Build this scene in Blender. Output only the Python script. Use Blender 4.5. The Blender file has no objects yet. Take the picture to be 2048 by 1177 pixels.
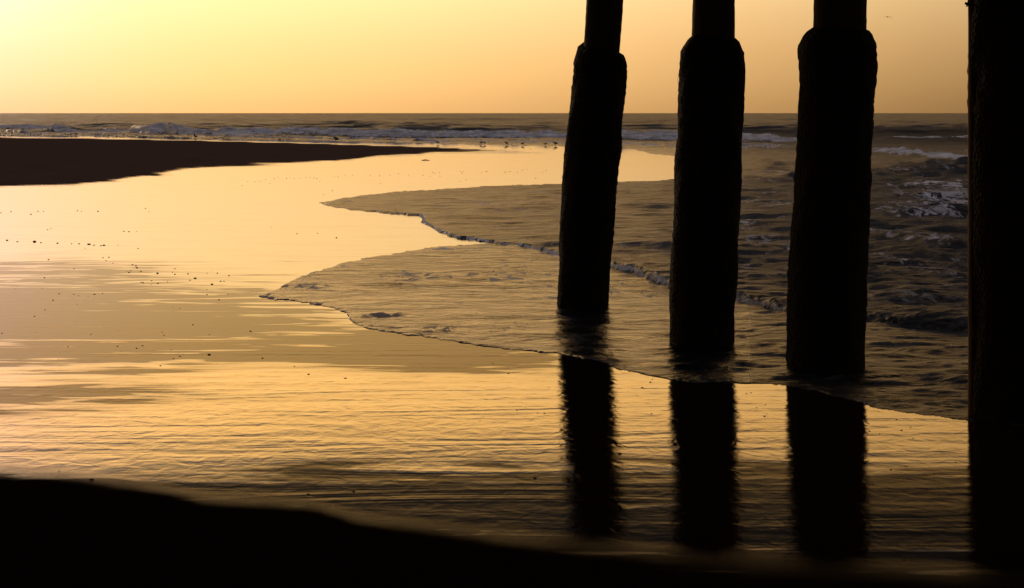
import bpy, bmesh, math, random
import numpy as np
from mathutils import Vector, Matrix

random.seed(7)
S = bpy.context.scene
COL = S.collection
R = math.radians

# ------------------------------------------------------------------ camera
F = 3413.0          # focal length in photograph pixels (60 mm on 36 mm)
HCAM = 1.7
cd = bpy.data.cameras.new('camera')
cam = bpy.data.objects.new('camera', cd); COL.objects.link(cam)
cam.location = (0, 0, HCAM); cam.rotation_euler = (R(90), 0, 0)
cd.sensor_width = 36; cd.lens = F / 2048 * 36
cd.shift_y = -362.5 / 2048
cd.clip_start = 0.1; cd.clip_end = 30000
S.camera = cam
S.view_settings.view_transform = 'Standard'
S.view_settings.look = 'None'
S.view_settings.exposure = 0.0
S.view_settings.gamma = 1.0

def P(px, py, d=None, z=0.0):
    """photograph pixel -> world point on the level z (or at depth d)"""
    if d is None:
        d = (HCAM - z) * F / (py - 226.0)
        return Vector(((px - 1024) / F * d, d, z))
    return Vector(((px - 1024) / F * d, d, HCAM - (py - 226.0) / F * d))

# ------------------------------------------------------------------ sky
SUN_AZ, SUN_EL = R(-24), R(9)
sd = Vector((math.sin(SUN_AZ) * math.cos(SUN_EL), math.cos(SUN_AZ) * math.cos(SUN_EL), math.sin(SUN_EL)))
w = bpy.data.worlds.new('World'); S.world = w; w.use_nodes = True
nt = w.node_tree; N = nt.nodes; L = nt.links
for n in list(N): N.remove(n)
def nd(t, **k):
    n = N.new(t)
    for a, b in k.items(): setattr(n, a, b)
    return n
def wm(op, a, b=None, c=None, clamp=False):
    n = N.new('ShaderNodeMath'); n.operation = op; n.use_clamp = clamp
    for i, v in enumerate((a, b, c)):
        if v is None: continue
        if isinstance(v, (int, float)): n.inputs[i].default_value = v
        else: L.new(v, n.inputs[i])
    return n.outputs[0]
tc = nd('ShaderNodeTexCoord')
nrm = nd('ShaderNodeVectorMath', operation='NORMALIZE'); L.new(tc.outputs['Generated'], nrm.inputs[0])
sep = nd('ShaderNodeSeparateXYZ'); L.new(nrm.outputs[0], sep.inputs[0])
el = wm('MAXIMUM', sep.outputs[2], 0.0)
def dotdir(v):
    n = nd('ShaderNodeVectorMath', operation='DOT_PRODUCT'); L.new(nrm.outputs[0], n.inputs[0]); n.inputs[1].default_value = v
    return n.outputs['Value']
# horizontal closeness to the sun's bearing, 1 at the sun side
hx, hy = math.sin(SUN_AZ), math.cos(SUN_AZ)
caz = dotdir((hx, hy, 0))
ang = wm('ARCCOSINE', wm('MINIMUM', dotdir(tuple(sd)), 0.9999))
def vscale(col, fac):
    n = nd('ShaderNodeVectorMath', operation='SCALE'); n.inputs[0].default_value = col; L.new(fac, n.inputs['Scale']); return n.outputs[0]
def vadd(a, b):
    n = nd('ShaderNodeVectorMath', operation='ADD'); L.new(a, n.inputs[0]); L.new(b, n.inputs[1]); return n.outputs[0]
def gauss(x, s):          # exp(-(x/s)^2)
    q = wm('DIVIDE', x, s); return wm('EXPONENT', wm('MULTIPLY', wm('MULTIPLY', q, q), -1.0))
def expo(x, s): return wm('EXPONENT', wm('DIVIDE', x, -s))
frr = nd('ShaderNodeValToRGB'); L.new(wm('MULTIPLY_ADD', caz, 0.5, 0.5), frr.inputs[0]); fe = frr.color_ramp
fst = [(0.0, 0.05), (0.5, 0.06), (0.75, 0.08), (0.85, 0.13), (0.896, 0.28), (0.925, 0.41), (0.9567, 0.625), (0.980, 0.80), (0.9962, 0.92), (1.0, 0.95)]
while len(fe.elements) < len(fst): fe.elements.new(0.5)
for e_, (p_, c_) in zip(fe.elements, fst): e_.position = p_; e_.color = (c_, c_, c_, 1)
pw = nd('ShaderNodeMapRange'); L.new(el, pw.inputs[0]); pw.inputs[1].default_value = 0.0; pw.inputs[2].default_value = 0.066; pw.inputs[3].default_value = 1.0; pw.inputs[4].default_value = 0.6
front = wm('POWER', wm('DIVIDE', frr.outputs[0], 0.625), pw.outputs[0])
# clear golden band under a dull cloud deck: colour by height above the horizon
cn = nd('ShaderNodeTexNoise'); mp = nd('ShaderNodeMapping'); mp.inputs['Scale'].default_value = (2.2, 2.2, 9.0)
L.new(nrm.outputs[0], mp.inputs[0]); L.new(mp.outputs[0], cn.inputs['Vector']); cn.inputs['Scale'].default_value = 1.6; cn.inputs['Detail'].default_value = 4
el2 = wm('MULTIPLY_ADD', wm('SUBTRACT', cn.outputs['Fac'], 0.5), wm('MULTIPLY', wm('MINIMUM', el, 0.3), 0.16), el)
rmp = nd('ShaderNodeValToRGB'); L.new(el2, rmp.inputs[0]); cr = rmp.color_ramp
K = 3.4
stops = [(0.0, (0.80, 0.43, 0.155)), (0.018, (0.97, 0.55, 0.20)), (0.037, (1.10, 0.64, 0.25)), (0.066, (1.25, 0.80, 0.35)), (0.12, (1.75, 1.04, 0.36)), (0.175, (2.9, 1.48, 0.37)), (0.195, (1.30, 0.75, 0.26)), (0.212, (0.32, 0.23, 0.16)), (0.24, (0.088, 0.074, 0.074)), (0.45, (0.088, 0.080, 0.094)), (1.0, (0.20, 0.19, 0.23))]
while len(cr.elements) < len(stops): cr.elements.new(0.5)
for e_, (p_, c_) in zip(cr.elements, stops):
    e_.position = p_
    warm = 1.0
    e_.color = (c_[0] / K, c_[1] / K, c_[2] / K, 1)
def vmul(a, b):
    n = nd('ShaderNodeVectorMath', operation='MULTIPLY'); L.new(a, n.inputs[0]); L.new(b, n.inputs[1]); return n.outputs[0]
fr2 = wm('MULTIPLY', front, K)
# the band dims away from the sun; the cloud deck overhead less so
high = nd('ShaderNodeMapRange'); L.new(el, high.inputs[0]); high.inputs[1].default_value = 0.22; high.inputs[2].default_value = 0.7; high.inputs[3].default_value = 0.0; high.inputs[4].default_value = 1.0
azf = nd('ShaderNodeMix'); L.new(high.outputs[0], azf.inputs[0]); L.new(fr2, azf.inputs[2]); azf.inputs[3].default_value = K
cc = nd('ShaderNodeCombineXYZ'); [L.new(azf.outputs[0], cc.inputs[i]) for i in range(3)]
c1 = vmul(rmp.outputs[0], cc.outputs[0])
c2 = vscale((0.05, 0.04, 0.0), gauss(ang, 0.30))
c3 = vscale((0.30, 0.20, 0.50), gauss(ang, 0.115))
back = wm('MULTIPLY_ADD', caz, -0.5, 0.5)
c4 = vscale((0.19, 0.182, 0.205), wm('MULTIPLY', wm('POWER', back, 1.5), wm('MINIMUM', wm('MULTIPLY', el, 6.0), 1.0)))
gd = Vector((math.sin(R(-20)) * math.cos(R(6)), math.cos(R(-20)) * math.cos(R(6)), math.sin(R(6))))
ang2 = wm('ARCCOSINE', wm('MINIMUM', dotdir(tuple(gd)), 0.9999))
c5 = vscale((0.0, 0.02, 0.26), gauss(ang2, 0.11))
tot = vadd(vadd(vadd(c1, c2), vadd(c3, c4)), c5)
sky = nd('ShaderNodeTexSky', sky_type='NISHITA', sun_disc=False, sun_elevation=SUN_EL, sun_rotation=SUN_AZ, dust_density=4.0, ozone_density=1.0)
bg1 = nd('ShaderNodeBackground'); bg1.inputs[1].default_value = 0.0015; L.new(sky.outputs[0], bg1.inputs[0])
bg2 = nd('ShaderNodeBackground'); bg2.inputs[1].default_value = 1.0; L.new(tot, bg2.inputs[0])
ad = nd('ShaderNodeAddShader'); L.new(bg1.outputs[0], ad.inputs[0]); L.new(bg2.outputs[0], ad.inputs[1])
wo = nd('ShaderNodeOutputWorld'); L.new(ad.outputs[0], wo.inputs[0])

sl = bpy.data.lights.new('sun', 'SUN'); sl.energy = 0.4; sl.angle = R(10.0); sl.color = (1.0, 0.72, 0.42)
so = bpy.data.objects.new('sun', sl); COL.objects.link(so)
so.rotation_euler = sd.to_track_quat('Z', 'Y').to_euler()

# ------------------------------------------------------------------ helpers
def tag(o, label=None, cat=None, group=None, kind=None):
    if label: o['label'] = label
    if cat: o['category'] = cat
    if group: o['group'] = group
    if kind: o['kind'] = kind
    return o
def link(name, me, mat=None, parent=None, loc=None):
    o = bpy.data.objects.new(name, me); COL.objects.link(o)
    if mat and me: me.materials.clear(); me.materials.append(mat)
    if parent: o.parent = parent
    if loc is not None: o.location = loc
    return o
def mesh_np(name, verts, quads, smooth=True):
    me = bpy.data.meshes.new(name)
    nv, nf = len(verts), len(quads)
    me.vertices.add(nv); me.vertices.foreach_set('co', np.ascontiguousarray(verts, dtype=np.float32).ravel())
    me.loops.add(nf * 4); me.loops.foreach_set('vertex_index', np.ascontiguousarray(quads, dtype=np.int32).ravel())
    me.polygons.add(nf)
    me.polygons.foreach_set('loop_start', np.arange(0, nf * 4, 4, dtype=np.int32))
    me.polygons.foreach_set('loop_total', np.full(nf, 4, dtype=np.int32))
    me.polygons.foreach_set('use_smooth', np.full(nf, smooth, dtype=bool))
    me.update(calc_edges=True)
    return me
def attr(me, name, vals):
    a = me.attributes.new(name, 'FLOAT', 'POINT'); a.data.foreach_set('value', np.ascontiguousarray(vals, dtype=np.float32).ravel())

def _h(ix, iy, s):
    n = (ix.astype(np.int64) * 374761393 + iy.astype(np.int64) * 668265263 + s * 974634777) & 0xffffffff
    n = ((n ^ (n >> 13)) * 1274126177) & 0xffffffff
    n = (n ^ (n >> 16)) & 0xffffff
    return n / float(0xffffff)
def vn(x, y, s=0):
    """value noise, -1..1"""
    ix = np.floor(x); iy = np.floor(y); fx = x - ix; fy = y - iy
    fx = fx * fx * fx * (fx * (fx * 6 - 15) + 10); fy = fy * fy * fy * (fy * (fy * 6 - 15) + 10)
    a = _h(ix, iy, s); b = _h(ix + 1, iy, s); c = _h(ix, iy + 1, s); d = _h(ix + 1, iy + 1, s)
    return ((a * (1 - fx) + b * fx) * (1 - fy) + (c * (1 - fx) + d * fx) * fy) * 2 - 1
def fbm(x, y, o=4, s=0):
    r = 0; a = 0.5
    for i in range(o):
        r = r + a * vn(x * 2 ** i + 17.3 * i, y * 2 ** i - 9.1 * i, s + i); a *= 0.5
    return r
def sst(a, b, x):
    t = np.clip((x - a) / (b - a), 0, 1); return t * t * (3 - 2 * t)
def ip(x, pts):
    return np.interp(x, [p[0] for p in pts], [p[1] for p in pts])

# ------------------------------------------------------------------ outlines of water and sand, read off the shore
A_TOP = [(637, 407), (680, 397), (725, 390), (800, 384), (870, 379), (960, 374), (1120, 367), (1230, 365), (1350, 360), (1480, 363), (1530, 360), (1590, 351), (1740, 343), (1790, 331), (1850, 326), (1935, 321), (2600, 300)]
A_BOT = [(637, 408), (660, 414), (700, 420), (760, 426), (838, 431), (841, 440), (850, 451), (880, 464), (905, 475), (960, 484), (1020, 490), (1060, 500), (1115, 513), (1160, 521), (1225, 538), (1260, 548), (1290, 562), (1340, 577), (1400, 588), (1475, 602), (1575, 627), (1730, 645), (1935, 668), (2600, 740)]
B_TOP = [(515, 590), (545, 578), (560, 571), (600, 556), (650, 538), (700, 524), (760, 512), (820, 503), (860, 497), (980, 487), (2600, 300)]
B_BOT = [(515, 591), (545, 600), (600, 607), (650, 616), (690, 628), (700, 640), (720, 652), (760, 664), (850, 678), (950, 690), (1050, 702), (1110, 709), (1200, 722), (1240, 738), (1290, 750), (1350, 760), (1450, 766), (1560, 772), (1640, 785), (1740, 812), (1830, 828), (1935, 841), (2600, 900)]
SEA = [(-3000, 262), (0, 270), (100, 271), (200, 273), (390, 277), (500, 279), (620, 281), (800, 285), (960, 288), (1130, 291), (1240, 294), (1270, 300), (1300, 308), (1350, 313), (1420, 330), (1465, 364), (1530, 366), (1590, 372), (2600, 500)]
NEAR = [(-3000, 800), (0, 950), (120, 955), (250, 972), (400, 1000), (560, 1012), (640, 1022), (700, 1042), (780, 1058), (900, 1080), (1100, 1113), (1500, 1152), (1900, 1176), (2600, 1205)]
BAR_T = [(-3000, 256), (0, 274.5), (200, 277), (400, 281), (600, 286), (700, 289), (870, 294), (960, 299), (1010, 302), (1110, 307.5)]
BAR_B = [(-3000, 480), (0, 375), (80, 373), (150, 370), (230, 365), (300, 358), (345, 349), (400, 341), (480, 335), (640, 327), (700, 321), (760, 315), (870, 308), (960, 307), (1110, 308.5)]

# ------------------------------------------------------------------ perspective friendly grids (world co-ordinates, level ground)
def columns(step, lim):
    inner = np.arange(-0.345, 0.345, step)
    out = [0.345]; s = step
    while out[-1] < lim: s *= 1.25; out.append(out[-1] + s)
    out = np.array(out)
    return np.concatenate([-out[::-1][:-1], [-0.345 - 0.0] if False else [], inner, out])
def make_grid(us, ds):
    U, D = np.meshgrid(us, ds)
    X = U * D
    PX = U * F + 1024; PY = 226 + HCAM * F / D
    return U, D, X, PX, PY
def quads_of(nr, nc):
    i = np.arange(nr * nc).reshape(nr, nc)
    return np.stack([i[:-1, :-1], i[:-1, 1:], i[1:, 1:], i[1:, :-1]], -1).reshape(-1, 4)
def seg_dist(x, y, poly, cap=3.0):
    best = np.full(x.shape, cap)
    for (ax, ay), (bx, by) in zip(poly[:-1], poly[1:]):
        dx, dy = bx - ax, by - ay; l2 = dx * dx + dy * dy + 1e-12
        m = (x > min(ax, bx) - cap) & (x < max(ax, bx) + cap) & (y > min(ay, by) - cap) & (y < max(ay, by) + cap)
        if not m.any(): continue
        xx = x[m]; yy = y[m]
        t = np.clip(((xx - ax) * dx + (yy - ay) * dy) / l2, 0, 1)
        best[m] = np.minimum(best[m], np.hypot(xx - ax - t * dx, yy - ay - t * dy))
    return best
def wpoly(pts, x0=-400, x1=2400):
    """densify an outline and bring it to the ground plane"""
    out = []
    for (ax, ay), (bx, by) in zip(pts[:-1], pts[1:]):
        if bx < x0 or ax > x1: continue
        n = max(1, int(abs(bx - ax) / 60))
        for k in range(n):
            t = k / n; q = P(ax + (bx - ax) * t, ay + (by - ay) * t); out.append((q.x, q.y))
    q = P(*pts[-1]); out.append((q.x, q.y))
    return out

# ------------------------------------------------------------------ node material helper
class M:
    def __init__(s, name):
        s.m = bpy.data.materials.new(name); s.m.use_nodes = True; s.t = s.m.node_tree; s.N = s.t.nodes; s.L = s.t.links
        s.b = s.N['Principled BSDF']; s.out = s.N['Material Output']
    def n(s, t, **k):
        n = s.N.new(t)
        for a, b in k.items(): setattr(n, a, b)
        return n
    def put(s, v, sock):
        if isinstance(v, (int, float)): sock.default_value = v
        elif isinstance(v, tuple): sock.default_value = v
        else: s.L.new(v, sock)
    def math(s, op, a, b=None, c=None, clamp=False):
        n = s.n('ShaderNodeMath', operation=op, use_clamp=clamp)
        for i, v in enumerate((a, b, c)):
            if v is not None: s.put(v, n.inputs[i])
        return n.outputs[0]
    def attr(s, name):
        n = s.n('ShaderNodeAttribute', attribute_name=name); return n.outputs['Fac']
    def pos(s, scale=(1, 1, 1), rot=(0, 0, 0), obj=False):
        if obj: src = s.n('ShaderNodeTexCoord').outputs['Object']
        else: src = s.n('ShaderNodeNewGeometry').outputs['Position']
        m = s.n('ShaderNodeMapping'); s.L.new(src, m.inputs[0]); m.inputs['Scale'].default_value = scale; m.inputs['Rotation'].default_value = rot
        return m.outputs[0]
    def noise(s, vec, scale, detail=3, rough=0.5, dist=0.0):
        n = s.n('ShaderNodeTexNoise'); s.L.new(vec, n.inputs['Vector']); n.inputs['Scale'].default_value = scale
        n.inputs['Detail'].default_value = detail; n.inputs['Roughness'].default_value = rough; n.inputs['Distortion'].default_value = dist
        return n.outputs['Fac']
    def rng(s, v, a, b, c=0.0, d=1.0, smooth=False):
        n = s.n('ShaderNodeMapRange'); n.clamp = True
        if smooth: n.interpolation_type = 'SMOOTHSTEP'
        s.put(v, n.inputs[0]); n.inputs[1].default_value = a; n.inputs[2].default_value = b; s.put(c, n.inputs[3]); s.put(d, n.inputs[4])
        return n.outputs[0]
    def mix(s, f, a, b):
        n = s.n('ShaderNodeMix', data_type='RGBA'); s.put(f, n.inputs[0]); s.put(a, n.inputs[6]); s.put(b, n.inputs[7]); return n.outputs[2]
    def bump(s, h, dist, strength=1.0, normal=None):
        n = s.n('ShaderNodeBump'); s.put(h, n.inputs['Height']); s.put(dist, n.inputs['Distance']); s.put(strength, n.inputs['Strength'])
        if normal is not None: s.L.new(normal, n.inputs['Normal'])
        return n.outputs[0]

# ------------------------------------------------------------------ wet and drying sand
def sand_material():
    m = M('beach_sand')
    dry = m.attr('dry'); film = m.attr('film')
    st = m.noise(m.pos((0.40, 2.2, 1), (0, 0, R(-5))), 1.0, 2, 0.5, 1.8)       # long swash streaks
    st2 = m.noise(m.pos((1.1, 5.0, 1), (0, 0, R(9))), 1.0, 3, 0.5, 1.5)
    grain = m.noise(m.pos(), 260.0, 2, 0.6)
    fine = m.noise(m.pos((9, 7, 1), (0, 0, R(12))), 1.0, 2, 0.5, 0.5)
    # film of water: 1 = mirror, 0 = drained, slightly rough sand
    f = m.math('ADD', film, m.math('MULTIPLY', m.math('SUBTRACT', st, 0.5), 1.6), clamp=False)
    f = m.math('ADD', f, m.math('MULTIPLY', m.math('SUBTRACT', st2, 0.5), 1.2))
    f = m.rng(f, 0.22, 0.95)
    rough = m.math('ADD', m.rng(f, 0, 1, 0.06, 0.006), m.math('MULTIPLY', m.math('POWER', dry, 4.0), 0.4), clamp=True)
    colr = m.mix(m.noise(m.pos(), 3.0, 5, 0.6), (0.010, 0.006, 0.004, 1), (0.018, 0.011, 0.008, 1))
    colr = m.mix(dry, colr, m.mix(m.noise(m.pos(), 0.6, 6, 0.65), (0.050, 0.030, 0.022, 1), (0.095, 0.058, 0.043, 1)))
    colr = m.mix(m.attr('painted_shade'), colr, (0.010, 0.006, 0.005, 1))  # shade under the deck, painted into the near sand's base colour
    m.L.new(colr, m.b.inputs['Base Color']); m.L.new(rough, m.b.inputs['Roughness'])
    m.b.inputs['IOR'].default_value = 1.38
    m.L.new(m.math('MULTIPLY', m.math('POWER', m.rng(dry, 0, 1.0, 1.0, 0.0), 1.8), m.rng(f, 0, 1, 0.010, 0.5)), m.b.inputs['Specular IOR Level'])
    wet = m.math('SUBTRACT', 1.0, dry)
    n1 = m.bump(m.math('ADD', st, m.math('MULTIPLY', st2, 0.10)), m.math('MULTIPLY', m.math('MULTIPLY', wet, m.attr('calm')), 0.0034))
    n2 = m.bump(fine, m.rng(f, 0, 1, 0.0015, 0.0019), m.attr('calm'), n1)
    n3 = m.bump(grain, m.rng(dry, 0, 1, 0.00012, 0.002), 1.0, n2)
    m.L.new(n3, m.b.inputs['Normal'])
    return m.m
MAT_SAND = sand_material()

def near_rows(step, d0, d1):
    out = [d0]
    while out[-1] < d1:
        dy = HCAM * F / out[-1]; out.append(HCAM * F / max(dy - step, 1e-3) if dy - step > 5 else d1 + 1)
    return np.array(out)

def build_sand():
    us = columns(3.2 / F, 3.0)
    ds = near_rows(2.2, 2.6, 140.0)
    ds = np.concatenate([ds, [200, 400, 1000, 3000]])
    U, D, X, PX, PY = make_grid(us, ds)
    # drying sand in front
    wob = 9 * fbm(PX / 150, PY / 40, 3, 3)
    wid = np.interp(PX, [0, 700, 1200, 1900], [28, 34, 60, 70])
    near = sst(-0.5, 0.75, (PY + wob - ip(PX, NEAR) + 6 + 26 * sst(500, 1200, PX)) / wid)
    # drying bank in the distance
    n2 = fbm(PX / 130, PY / 4.0, 3, 11)
    wb = np.interp(PX, [0, 230, 300, 420, 700, 900], [2.5, 4, 10, 4, 4, 4])
    top = sst(-0.6, 0.6, (PY - ip(PX, BAR_T)) / 1.4)
    bot = 1 - sst(-1.0, 0.5, (PY + n2 * wb * 1.2 - ip(PX, BAR_B)) / wb)
    tipf = 1 - sst(970, 1125, PX + 30 * n2)
    bar = np.where(D < 200, top * bot * tipf, 0)
    dry = np.clip(np.maximum(near, bar), 0, 1)
    z = 0.10 * np.where(D < 200, sst(0, 14, PY - ip(PX, BAR_T)) * (1 - sst(-30, 0, PY - ip(PX, BAR_B))), 0) * (1 - sst(500, 900, PX))
    z = z + 0.03 * sst(0, 90, PY - ip(PX, NEAR) - 10)
    # where the film of water stands and where it has drained
    film = np.ones_like(PX) * 0.95
    def blob(cx, cy, rx, ry, v, p=2):
        nonlocal film
        g = np.exp(-(((PX - cx) / rx) ** 2 + ((PY - cy) / ry) ** 2) ** (p / 2)); film = film + (v - film) * g
    blob(200, 650, 560, 110, -0.12, 2.8)
    blob(850, 705, 360, 46, -0.25, 2.5)
    blob(60, 545, 260, 24, 0.1, 2)
    blob(60, 800, 420, 48, 0.05, 3)
    blob(650, 830, 420, 36, 0.95, 3)
    blob(1500, 830, 560, 70, 1.0, 4)
    lo = sst(890, 980, PY + 30 * fbm(PX / 220, PY / 40, 2, 5))
    film = film + (0.0 - film) * lo
    me = mesh_np('wet_sand', np.stack([X, D, z], -1).reshape(-1, 3), quads_of(*U.shape))
    attr(me, 'calm', 1 - 0.9 * sst(18, 50, D)); attr(me, 'painted_shade', sst(-150, -60, PY - ip(PX, NEAR))); attr(me, 'dry', dry); attr(me, 'film', np.clip(film, -0.5, 1.2))
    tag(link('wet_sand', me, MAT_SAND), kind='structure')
build_sand()
# the beach goes on behind the photographer and to the sides
me = mesh_np('beach', np.array([(-3000, -600, -0.03), (3000, -600, -0.03), (3000, 100, -0.03), (-3000, 100, -0.03)]), np.array([[0, 1, 2, 3]]))
attr(me, 'painted_shade', np.ones(4)); attr(me, 'dry', np.ones(4)); attr(me, 'film', np.zeros(4))
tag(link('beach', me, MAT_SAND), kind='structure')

# ------------------------------------------------------------------ the sea and the swash
def water_material():
    m = M('sea_water')
    foam = m.attr('foam'); rip = m.attr('ripple')
    far = m.attr('far')
    p = m.pos()
    r1 = m.noise(m.pos((1.7, 2.9, 1.0), (0, 0, R(6))), 1.0, 7, 0.60, 0.4)
    r2 = m.noise(m.pos((0.16, 0.30, 1.0), (0, 0, R(-4))), 1.0, 8, 0.66, 0.5)
    n1 = m.bump(r1, m.math('MULTIPLY', rip, 0.15))
    n2 = m.bump(r2, m.math('MULTIPLY', far, 3.0), 1.0, n1)
    fz = m.noise(m.pos((7, 3.0, 9), (0, 0, R(10))), 1.0, 6, 0.72, 0.8)
    fz2 = m.noise(m.pos((1.5, 0.7, 3)), 1.0, 4, 0.6, 0.5)
    fzz = m.math('ADD', m.math('MULTIPLY', fz, 0.65), m.math('MULTIPLY', fz2, 0.35))
    thr = m.math('SUBTRACT', 1.0, foam)
    thr = m.rng(thr, 0, 1, 0.25, 0.74)
    fm = m.math('MULTIPLY', m.math('SUBTRACT', fzz, thr), 14.0, clamp=True)
    fm = m.math('MULTIPLY', fm, m.rng(foam, 0.02, 0.12))
    b = m.b
    b.inputs['Base Color'].default_value = (0.006, 0.007, 0.007, 1)
    m.L.new(m.rng(m.math('ADD', m.math('MULTIPLY', rip, 0.10), m.math('MULTIPLY', far, 0.28)), 0, 1, 0.12, 1.0), b.inputs['Roughness'])
    b.inputs['IOR'].default_value = 1.333
    m.L.new(n2, b.inputs['Normal'])
    fb = m.n('ShaderNodeBsdfDiffuse')
    colr = m.mix(m.rng(m.noise(m.pos((0.9, 1.0, 6.0)), 1.0, 7, 0.7, 0.6), 0.34, 0.66), (0.22, 0.21, 0.215, 1), (0.68, 0.66, 0.66, 1))
    m.L.new(colr, fb.inputs[0])
    m.L.new(m.bump(m.noise(m.pos((6, 6, 6)), 1.0, 5, 0.65), 0.12), fb.inputs['Normal'])
    mx = m.n('ShaderNodeMixShader'); m.L.new(fm, mx.inputs[0]); m.L.new(b.outputs[0], mx.inputs[1]); m.L.new(fb.outputs[0], mx.inputs[2])
    m.L.new(mx.outputs[0], m.out.inputs[0])
    return m.m
MAT_WATER = water_material()

def build_water():
    us = columns(2.4 / F, 3.0)
    d_near = near_rows(1.5, 7.2, 100.0)
    d_mid = np.arange(d_near[-1] + 0.5, 215, 0.45)
    d_far = [d_mid[-1]]
    while d_far[-1] < 7000: d_far.append(d_far[-1] * 1.013)
    ds = np.concatenate([d_near, d_mid, np.array(d_far[1:])])
    U, D, X, PX, PY = make_grid(us, ds)
    row = np.gradient(ds)[:, None] * np.ones_like(U)
    near = D < 130
    # slight meander of every edge
    wx = 2.5 * vn(X * 2.2, D * 1.1, 21) + 1.0 * vn(X * 7, D * 3, 22)
    k = np.clip((PY - 226) / 250, 0.1, 1.6)
    wy = k * (1.6 * vn(X * 1.7, D * 0.8, 23) + 1.3 * vn(X * 6, D * 2.5, 24) + 0.9 * vn(X * 16, D * 7, 25) + 0.6 * vn(X * 34, D * 15, 26))
    qx = PX + wx; qy = PY + wy
    inA = (qx > 637) & (qy > ip(qx, A_TOP)) & (qy < ip(qx, A_BOT))
    inB = (qx > 515) & (qy > ip(qx, B_TOP)) & (qy < ip(qx, B_BOT))
    inS = qy < ip(qx, SEA)
    inS |= (qx > 1500) & (qy < ip(qx, B_BOT))
    inW = inA | inB | inS
    wxm = wx / F * D; wym = wy * D * D / (HCAM * F)       # the same meander in metres
    ax = X + wxm; ay = D - wym
    capm = (D < 60)
    dAb = seg_dist(ax, ay, wpoly(A_BOT)); dAt = seg_dist(ax, ay, wpoly(A_TOP))
    dA = np.minimum(dAb, dAt)
    dBb = seg_dist(ax, ay, wpoly(B_BOT)); dBt = seg_dist(ax, ay, wpoly([p for p in B_TOP if p[0] <= 980] ))
    dB = np.minimum(dBb, dBt)
    dS = seg_dist(ax, ay, wpoly(SEA, -600, 2400), 3.0)
    dS = np.where((PX > 1440) & (qy > ip(qx, A_TOP)), 3.0, dS)
    dU = np.where(inA, dA, 0); dUB = np.where(inB, dB, 0)
    z = np.zeros_like(X)
    sheet = np.where(inB, 0.009 * (1 - np.exp(-dB / 0.16)) + 0.0015, 0)
    sheet = np.maximum(sheet, np.where(inS & ~((PX > 1440) & (qy > ip(qx, A_TOP))), 0.012 * (1 - np.exp(-dS / 0.3)) + 0.003, 0))
    edge_h = np.interp(PX, [637, 700, 840, 1000, 1300, 1600, 1940], [0.010, 0.014, 0.022, 0.030, 0.045, 0.06, 0.07])
    za = np.where(inA, edge_h * (1 - np.exp(-dAb / 0.07)) * (1 - np.exp(-dAt / 0.25)) + 0.003, 0)
    za = za * np.where(PY < 400, 0.6, 1.0)
    foam = np.zeros_like(X)
    # bead of froth on the leading edges
    fA = (1 - sst(0.02, 0.075 + 0.045 * vn(X * 5, D * 2, 34), dAb)) * np.where(inA, 1, 0) * np.interp(PX, [640, 840, 860, 1100, 1580, 1650, 1940], [0.6, 0.8, 1, 1, 0.9, 0.15, 0.1])
    bead = 0.015 * np.exp(-((dAb - 0.07) / 0.06) ** 2) * np.where(inA, 1, 0) * (0.8 + 0.5 * vn(X * 6, D * 2, 31) + 0.3 * vn(X * 20, D * 9, 32)) * sst(640, 900, PX) * np.interp(PX, [1100, 1260, 1600, 1700], [1, 2.2, 1.6, 0.25])
    za = za + np.maximum(bead, 0)
    foam = np.maximum(foam, fA)
    fA2 = np.exp(-dAt / 0.15) * np.where(inA, 1, 0) * 0.35
    foam = np.maximum(foam, fA2)
    fB = np.where(inB & ~inA, 1, 0) * (np.exp(-dBb / 0.07) * np.interp(PX, [515, 700, 1100, 1200, 1950], [0.5, 0.62, 0.45, 0.40, 0.35]) + np.exp(-dBt / 0.55) * np.interp(PX, [515, 640, 800, 980], [0.52, 0.48, 0.40, 0.36]))
    foam = np.maximum(foam, fB)
    beadb = np.interp(PX, [515, 1000, 1200], [0.007, 0.006, 0.004]) * np.exp(-((dBb - 0.05) / 0.04) ** 2) * np.where(inB, 1, 0) * (0.45 + 0.5 * vn(X * 3, D * 2, 37) + 0.8 * vn(X * 14, D * 8, 33))
    sheet = sheet + np.maximum(beadb, 0)
    # loose flakes in the lower tongue
    foam = np.maximum(foam, np.where(inB & ~inA, (0.33 + 0.15 * vn(X * 2.0, D * 0.9, 35)) * (1 - 0.5 * sst(1050, 1150, PX) * sst(590, 640, PY)), 0))
    foam = np.maximum(foam, np.where(inA, 0.30 + 0.12 * vn(X * 1.5, D * 0.6, 36) + 0.06 * sst(1300, 1800, PX), 0))
    def patch(cx, cy, rx, ry, v, rip=None):
        nonlocal foam
        g = np.exp(-(((PX - cx) / rx) ** 2 + ((PY - cy) / ry) ** 2) ** 1.5) * np.where(inW, 1, 0)
        foam = np.maximum(foam, v * g)
    patch(760, 634, 75, 8, 0.55); patch(735, 655, 30, 10, 0.5); patch(640, 610, 60, 7, 0.5)
    patch(560, 572, 40, 8, 0.5); patch(640, 552, 60, 10, 0.42); patch(880, 500, 45, 6, 0.62)
    patch(1850, 390, 150, 60, 0.46); patch(1900, 400, 110, 34, 0.64); patch(1800, 420, 80, 20, 0.52); patch(1780, 372, 70, 22, 0.42); patch(1860, 490, 120, 16, 0.48); patch(1850, 640, 140, 26, 0.30)
    # ridges: (crest line [(px, py, height px)], back m, front m, foam)
    z = np.maximum(sheet, za)
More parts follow.
